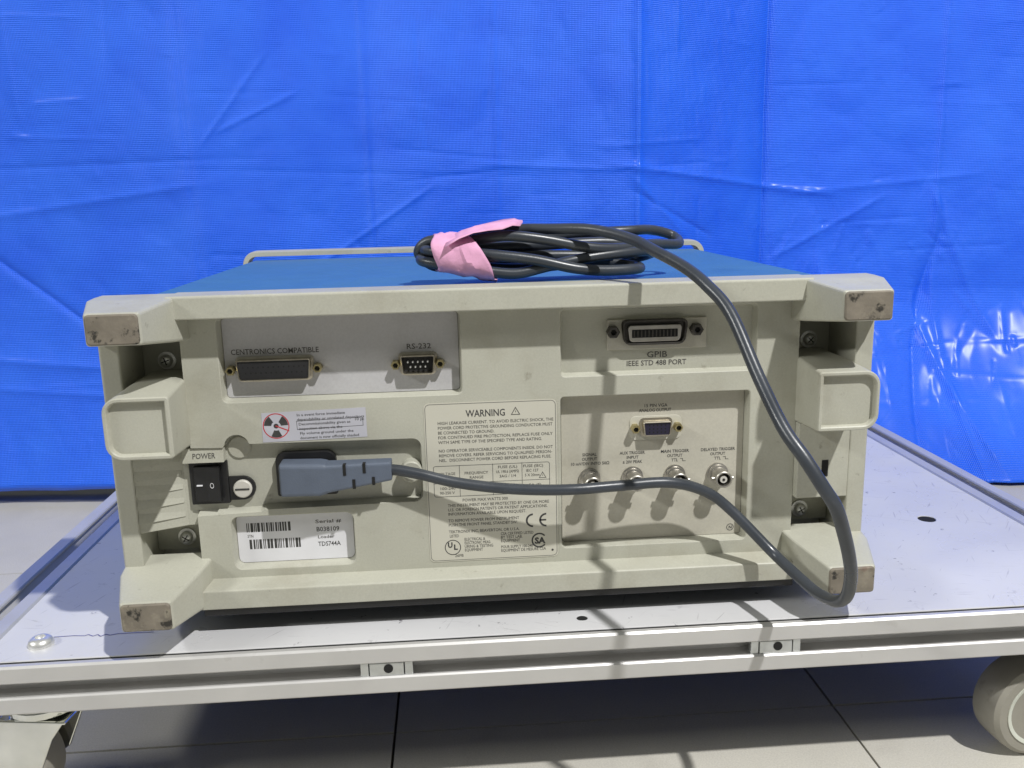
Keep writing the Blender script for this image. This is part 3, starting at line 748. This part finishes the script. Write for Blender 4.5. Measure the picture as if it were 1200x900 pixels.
# --- labels
def rect_lines(name, parent, y, segs, wd, material):
    k = MB()
    for (xa, za, xb, zb) in segs:
        a = Vector((xa, 0, za)); b = Vector((xb, 0, zb)); d = (b-a).normalized(); n = Vector((-d.z, 0, d.x))*wd/2
        k.faces([a-n-d*wd/2+Vector((0, y, 0)), b-n+d*wd/2+Vector((0, y, 0)), b+n+d*wd/2+Vector((0, y, 0)), a+n-d*wd/2+Vector((0, y, 0))], [(0, 1, 2, 3)])
    return k.build(name, material, parent)
def outline(name, parent, y, poly, wd, material):
    a = poly; b = offset_poly(poly, wd); n = len(a); k = MB()
    k.faces([(x, y, z) for x, z in a]+[(x, y, z) for x, z in b], [(i, (i+1) % n, n+(i+1) % n, n+i) for i in range(n)])
    return k.build(name, material, parent)
wl = plate('warning_label', rrect(-42.5, 32.6, 32.6, 127.6, 3.0), -.25, .22, MT['label'], sc)
wl['label'] = 'cream warning label with small print and approval marks'
YL = -.00029
outline('label_border', wl, YL, mm(rrect(-41.9, 32.0, 33.2, 127.0, 2.7)), .0003, MT['line'])
text('WARNING', -.0189, .1190, YL, .0040, wl, width=.0222, material=MT['ink'], bold=.005)
def warn_tri(cx, zb, s):
    P = [(-s/2, 0), (s/2, 0), (0, s*.87)]; q = offset_poly(P, s*.075)
    k = MB(); k.faces([(cx+x, YL, zb+z) for x, z in P]+[(cx+x, YL, zb+z) for x, z in q], [(0, 1, 4, 3), (1, 2, 5, 4), (2, 0, 3, 5)])
    k.faces([(cx+x*s, YL, zb+z*s) for x, z in ((-.02, .26), (.035, .26), (.045, .36), (.01, .44), (.03, .58), (-.03, .40), (-.02, .36))], [(0, 1, 2, 3, 4, 5, 6)])
    k.build('alert_triangle', MT['ink'], wl)
warn_tri(.0092, .1192, .0054)
body = [(-.0350, .1150, .0655, 'HIGH LEAKAGE CURRENT. TO AVOID ELECTRIC SHOCK, THE'), (-.0350, .1122, .0650, 'POWER CORD PROTECTIVE GROUNDING CONDUCTOR MUST'), (-.0350, .1094, .0318, 'BE CONNECTED TO GROUND.'),
        (-.0350, .1066, .0650, 'FOR CONTINUED FIRE PROTECTION, REPLACE FUSE ONLY'), (-.0350, .1038, .0590, 'WITH SAME TYPE OF THE SPECIFIED TYPE AND RATING.'),
        (-.0350, .0988, .0650, 'NO OPERATOR SERVICEABLE COMPONENTS INSIDE. DO NOT'), (-.0350, .0960, .0645, 'REMOVE COVERS. REFER SERVICING TO QUALIFIED PERSON-'), (-.0350, .0932, .0640, 'NEL.  DISCONNECT POWER CORD BEFORE REPLACING FUSE.'),
        (-.0225, .0690, .0260, 'POWER MAX WATTS 300'),
        (-.0310, .0660, .0585, 'THIS INSTRUMENT MAY BE PROTECTED BY ONE OR MORE'), (-.0310, .0634, .0575, 'U.S. OR FOREIGN PATENTS OR PATENT APPLICATIONS.'), (-.0310, .0608, .0450, 'INFORMATION AVAILABLE UPON REQUEST.'),
        (-.0310, .0568, .0410, 'TO REMOVE POWER FROM INSTRUMENT'), (-.0310, .0542, .0398, 'PUSH THE FRONT PANEL STANDBY SW.'), (-.0310, .0500, .0410, 'TEKTRONIX INC, BEAVERTON, OR U.S.A.'),
        (-.0222, .0450, .0120, 'ELECTRICAL &'), (-.0222, .0428, .0152, 'ELECTRONIC MEAS-'), (-.0222, .0406, .0165, 'URING & TESTING'), (-.0222, .0384, .0105, 'EQUIPMENT'),
        (-.0010, .0474, .0190, 'CSA CERTIFIED LISTED'), (-.0010, .0452, .0125, 'BY TEST LAB.'), (-.0010, .0430, .0110, 'EQUIPMENT'), (-.0010, .0392, .0185, 'POUR SUPPLY 100-240'), (-.0010, .0370, .0262, 'EQUIPMENT DE MESURE CSA'),
        (-.0306, .0474, .0052, 'LISTED'), (-.0280, .0352, .0050, '26FB')]
for (x, z, wd, s_) in body:
    text(s_, x, z, YL, .00172, wl, width=wd, material=MT['inksoft'])
# table
tx0, tx1, tz0, tz1 = -.0385, .0282, .0722, .0908
outline('table_border', wl, YL, rrect(tx0, tx1, tz0, tz1, .0012, 3), .00032, MT['line'])
rect_lines('table_rule', wl, YL, [(tx0, .0803, tx1, .0803), (-.0236, tz0, -.0236, tz1), (-.0046, tz0, -.0046, tz1), (.0122, tz0, .0122, tz1)], .0003, MT['line'])
for (cx, z, wd, s_) in ((-.0310, .0852, .0100, 'VOLTAGE'), (-.0310, .0825, .0075, 'RANGE'), (-.0141, .0852, .0135, 'FREQUENCY'), (-.0141, .0825, .0078, 'RANGE'), (.0038, .0880, .0110, 'FUSE (UL)'),
                        (.0038, .0852, .0130, 'UL 198.6 (AMPS)'), (.0038, .0825, .0095, '3AG / 1/4'), (.0185, .0880, .0115, 'FUSE (IEC)'), (.0180, .0852, .0070, 'IEC 127'), (.0180, .0825, .0085, '5 X 20mm'),
                        (-.0310, .0765, .0085, '100-240'), (-.0310, .0738, .0085, '90-250 V'), (-.0141, .0765, .0090, '47-63 Hz'), (.0038, .0765, .0070, '6A (F)'), (.0195, .0765, .0070, '5A (F)')):
    text(s_, cx-wd/2, z, YL, .0016, wl, width=wd, material=MT['inksoft'])
warn_tri(.0240, .0812, .0044)
# CE
annulus(.0180, .0556, YL, .0042, .0011, wl, 'approval_mark', MT['ink'], 20, 90, 270)
annulus(.0258, .0556, YL, .0042, .0011, wl, 'approval_mark', MT['ink'], 20, 90, 270)
rect_lines('approval_mark', wl, YL, [(.0222, .0556, .0252, .0556)], .0010, MT['ink'])
# UL in a ring
annulus(-.0290, .0412, YL, .0047, .0005, wl, 'approval_mark', MT['ink'])
text('U', -.0319, .0412, YL, .0031, wl, width=.0027, material=MT['ink'], bold=.05); text('L', -.0285, .0398, YL, .0031, wl, width=.0022, material=MT['ink'], bold=.05)
# SA in an open C ring
annulus(.0215, .0431, YL, .0046, .0009, wl, 'approval_mark', MT['ink'], 30, 40, 320)
text('SA', .0188, .0412, YL, .0036, wl, width=.0064, material=MT['ink'], bold=.05)
MB().prism_y([(x, z) for x, z in circ(.0292, .0368, .00065, 12)], YL-.0001, YL).build('print_dot', MT['ink'], wl)

# caution sticker with trefoil
rl = plate('caution_sticker', [(-132.2, 108.9), (-74.4, 109.9), (-74.6, 126.9), (-131.9, 125.7)], -.2, .17, MT['lilac'], sc)
rl['label'] = 'pale sticker with red-ringed trefoil symbol and typed lines'
YS = -.00024
annulus(-.1243, .1181, YS, .0073, .00055, rl, 'symbol_ring', MT['red'])
for a in (30, 150, 270): annulus(-.1243, .1181, YS+.00001, .0066, .0040, rl, 'trefoil_blade', MT['ink'], 8, a-27, a+27)
MB().prism_y(circ(-.1243, .1181, .0014, 16), YS-.00002, YS).build('trefoil_centre', MT['ink'], rl)
rect_lines('symbol_slash', rl, YS-.00003, [(-.1243, .1181, -.1176, .1152)], .0006, MT['red'])
for i, (s_, x, wd) in enumerate((('In a event force immediate', -.1127, .0265), ('dependability or unrelated depositors', -.1127, .0370), ('Decommissionability given as', -.1120, .0285),
                                 ('inspection above via the', -.1120, .0240), ('Fly volume ground under the', -.1116, .0295), ('document is now officially shaded', -.1116, .0325))):
    o = text(s_, x, .1232-i*.00265, YS, .0015, rl, width=wd, material=MT['ink']); o.rotation_euler = (0, radians(-1.0), 0)
text('10 pt', -.0812, .1196, YS, .0016, rl, width=.0050, material=MT['ink'])
rect_lines('sticker_frame', rl, YS, [(-.1130, .1204, -.0765, .1213), (-.0765, .1213, -.0764, .1166), (-.1128, .1156, -.0764, .1166), (-.1130, .1204, -.1128, .1156)], .00025, MT['ink'])

# serial label
sl = plate('serial_label', offset_poly(pockets['serial'][0], 1.25), 6.95, .3, MT['paper'], sc)
sl['label'] = 'white serial number label with two barcodes'
YB_ = .00690
def sx_(x): return -.0247+(x+.0247)*1.0091
def sz_(z): return .241+(z-.241)*1.0091
def barcode(x0, x1, z0, z1, n, seed):
    x0, x1, z0, z1 = sx_(x0), sx_(x1), sz_(z0), sz_(z1)
    rnd = random.Random(seed); k = MB(); xx = x0; u = (x1-x0)/n
    while xx < x1-u:
        wd = u*rnd.choice((.6, .6, 1.2, 1.7)); k.faces([(xx, YB_, z0), (min(xx+wd, x1), YB_, z0), (min(xx+wd, x1), YB_, z1), (xx, YB_, z1)], [(0, 1, 2, 3)]); xx += wd+u*rnd.choice((.5, .6, 1.0))
    k.build('barcode', MT['ink'], sl)
barcode(-.1462, -.1212, .0553, .0608, 30, 4); barcode(-.1452, -.1158, .0450, .0508, 36, 9)
for (s_, x, z, h, wd, mk) in (('STN', -.1460, .0521, .0017, .0032, 'inksoft'), ('Serial #', -.1073, .0590, .0021, .0148, 'inksoft'), ('B038109', -.1070, .0540, .0027, .0130, 'ink'),
                              ('Loader', -.1065, .0497, .0019, .0095, 'inksoft'), ('TDS744A', -.1065, .0450, .0027, .0130, 'ink')):
    text(s_, sx_(x), sz_(z), YB_, h, sl, width=wd, material=MT[mk])

# ------------------------------------------------------------------ power cord
pc = empty('power_cord', (0, 0, DZ))
tag(pc, 'grey mains cord plugged into the beige oscilloscope and coiled on its lid', 'power cord')
CR = .0031
hank = [(.072, .040, .2040), (.03, .037, .2055), (-.015, .037, .2050), (-.034, .036, .2055), (-.036, .041, .2090), (-.012, .041, .2105), (.03, .040, .2115), (.068, .043, .2120), (.089, .048, .2085), (.083, .056, .2035),
        (.03, .055, .1972), (-.005, .050, .1985), (-.022, .044, .2010), (-.034, .040, .2010), (-.0425, .037, .2088), (-.036, .034, .2158), (-.020, .029, .2150), (-.004, .0225, .2172), (.010, .0195, .2182),
        (.030, .0200, .2155), (.0545, .0225, .2105), (.075, .030, .2090), (.097, .045, .2100), (.1160, .058, .2090), (.1155, .070, .2135), (.1010, .066, .2175), (.083, .055, .2178), (.040, .050, .2165), (.0, .047, .2120),
        (-.025, .045, .2085), (-.0385, .039, .2070), (-.0410, .030, .2052), (-.034, .0225, .2038), (-.018, .0188, .2012), (.0, .0180, .1982), (.014, .018, .1972), (.030, .020, .2003), (.050, .022, .2040), (.074, .028, .2062),
        (.092, .038, .2065), (.0975, .052, .2040), (.085, .064, .2000), (.040, .062, .1980), (-.005, .056, .2020), (-.027, .048, .2070), (-.0390, .036, .2105), (-.031, .0235, .2100), (-.006, .0175, .2085), (.022, .0165, .2048),
        (.045, .016, .1995), (.062, .019, .1973), (.080, .025, .1970), (.0872, .034, .1972), (.080, .044, .1985), (.040, .050, .2045), (.0, .050, .2060), (-.024, .046, .2110), (-.0370, .040, .2135), (-.029, .034, .2160),
        (-.006, .032, .2185), (.015, .030, .2212), (.032, .0255, .2212), (.0545, .0135, .2208), (.0725, -.0065, .2164)]
hang = [(.083, -.026, .2100), (.0935, -.043, .2030), (.101, -.057, .1950), (.109, -.070, .1825), (.1155, -.092, .1565), (.1205, -.112, .1370), (.1265, -.1225, .1257), (.1333, -.128, .1138), (.1397, -.128, .1038), (.147, -.122, .0887),
        (.1535, -.115, .0738), (.1581, -.108, .0612), (.1616, -.098, .0470), (.1631, -.084, .0371), (.1620, -.066, .0325), (.1600, -.054, .0328), (.1560, -.036, .0355), (.1510, -.024, .0400), (.1310, -.0125, .0610),
        (.1160, -.0115, .0725), (.0940, -.0150, .0800), (.0640, -.0170, .0800), (.0410, -.0195, .0800), (.0190, -.0175, .0800), (-.004, -.0140, .0812), (-.027, -.0110, .0845), (-.045, -.0092, .0892), (-.0575, -.0078, .0918), (-.0640, -.0074, .0923)]
cd = MB(); cd.tube(catmull(hank+hang, 7), CR, 14)
cable = cd.build('cable', MT['cord'], pc, smooth=True, ang=60)
# right-angle plug
pl = MB()
pl.loft([[(-.1228, y, z) for y, z in rrect(-.0105, .0021, .0808, .0980, .0022, 3)], [(-.1220, y, z) for y, z in rrect(-.0120, .0021, .0800, .0988, .0022, 3)],
         [(-.1010, y, z) for y, z in rrect(-.0124, .0021, .0797, .0982, .0022, 3)], [(-.0985, y, z) for y, z in rrect(-.0124, .0012, .0803, .0980, .0022, 3)],
         [(-.0965, y, z) for y, z in rrect(-.0124, .0005, .0812, .0975, .0022, 3)]])
plug = pl.build('plug', MT['plug'], pc, bevel=.0005)
sr = MB(); XA, XB = -.0970, -.0612
def srel(x):
    q = (x-XA)/(XB-XA); return -.0062-.0012*q, .0894+.0032*q, .0062-.0012*q, .0080-.0026*q   # yc, zc, half y, half z
SX = [XA, -.0925, -.086, -.079, -.072, -.066, XB-.0006, XB]
rows = []
for n_, x in enumerate(SX):
    yc, zc, hy, hz = srel(x); kk = .93 if n_ == len(SX)-1 else 1
    rows.append([(x, yc+a, zc+b) for a, b in rrect(-hy*kk, hy*kk, -hz*kk, hz*kk, .0016, 3)])
sr.loft(rows)
rel = sr.build('strain_relief', MT['plug'], plug)
for (x, up_) in ((-.0868, 1), (-.0760, 1), (-.0820, -1), (-.0712, -1)):
    yc, zc, hy, hz = srel(x)
    z0, z1 = (zc+.0012, zc+hz+.0002) if up_ > 0 else (zc-hz-.0002, zc-.0016)
    MB().box(x-.0008, x+.0008, yc-hy-.0003, yc-hy+.003, z0, z1).build('relief_slot', MT['hole'], rel)

# pink tape round the hank
tp = MB(); prof_r = []
cyx = .034
def tape_ring(x, ky, kz, cz, skew, n=56):
    out = []
    for i in range(n):
        a = 2*pi*i/n
        yy = ky*math.copysign(abs(cos(a))**.75, cos(a)); zz = kz*math.copysign(abs(sin(a))**.75, sin(a))
        w1 = (1-2*abs(noise.noise(Vector((x*90, a*1.1, 2)))))*.0011+noise.noise(Vector((x*260, a*3.2, 5)))*.0006
        out.append((x+skew*zz+.0012*sin(3*a+x*300), cyx+yy*(1+w1/ky), cz+zz*(1+w1/kz)))
    return out
rings = []
for q in range(15):
    t_ = q/14; x = -.0332+.0282*t_
    rings.append(tape_ring(x, .0216+.0016*min(1, t_*2), .0094+.0044*t_**.7, .2092-.0031*t_, -.10-.44*t_))
tp.loft(rings, False, False)
tape = tp.build('pink_tape', MT['tape'], pc, smooth=True, ang=22)
tm = tape.modifiers.new('thick', 'SOLIDIFY'); tm.thickness = .0003
# loose torn end sticking up to the right
fl_ = []
cols = [(-.026, .2175), (-.018, .2215), (-.010, .2243), (-.002, .2258), (.006, .2268), (.012, .2272), (.0165, .2262)]
k = MB(); V = []
for i, (x, z) in enumerate(cols):
    wd = (.012, .012, .011, .0105, .010, .009, .006)[i]
    row = []
    for j in range(6):
        t_ = j/5; yy = .018+wd*(t_*2-1)*.9+.004*i/6
        row.append((x+.0022*(t_-.5)+(.0012*sin(j*2.3) if i == 6 else 0), yy, z-.0040*(1-t_)**2*(1 if i < 5 else .6)+.0006*sin(j*1.9+i)))
    V.append(row)
vs = [p for r in V for p in r]
k.faces(vs, [(i*6+j, i*6+j+1, (i+1)*6+j+1, (i+1)*6+j) for i in range(len(cols)-1) for j in range(5)])
fo = k.build('tape_end', MT['tape'], tape, smooth=True, ang=60)
fo.modifiers.new('thick', 'SOLIDIFY').thickness = .0003
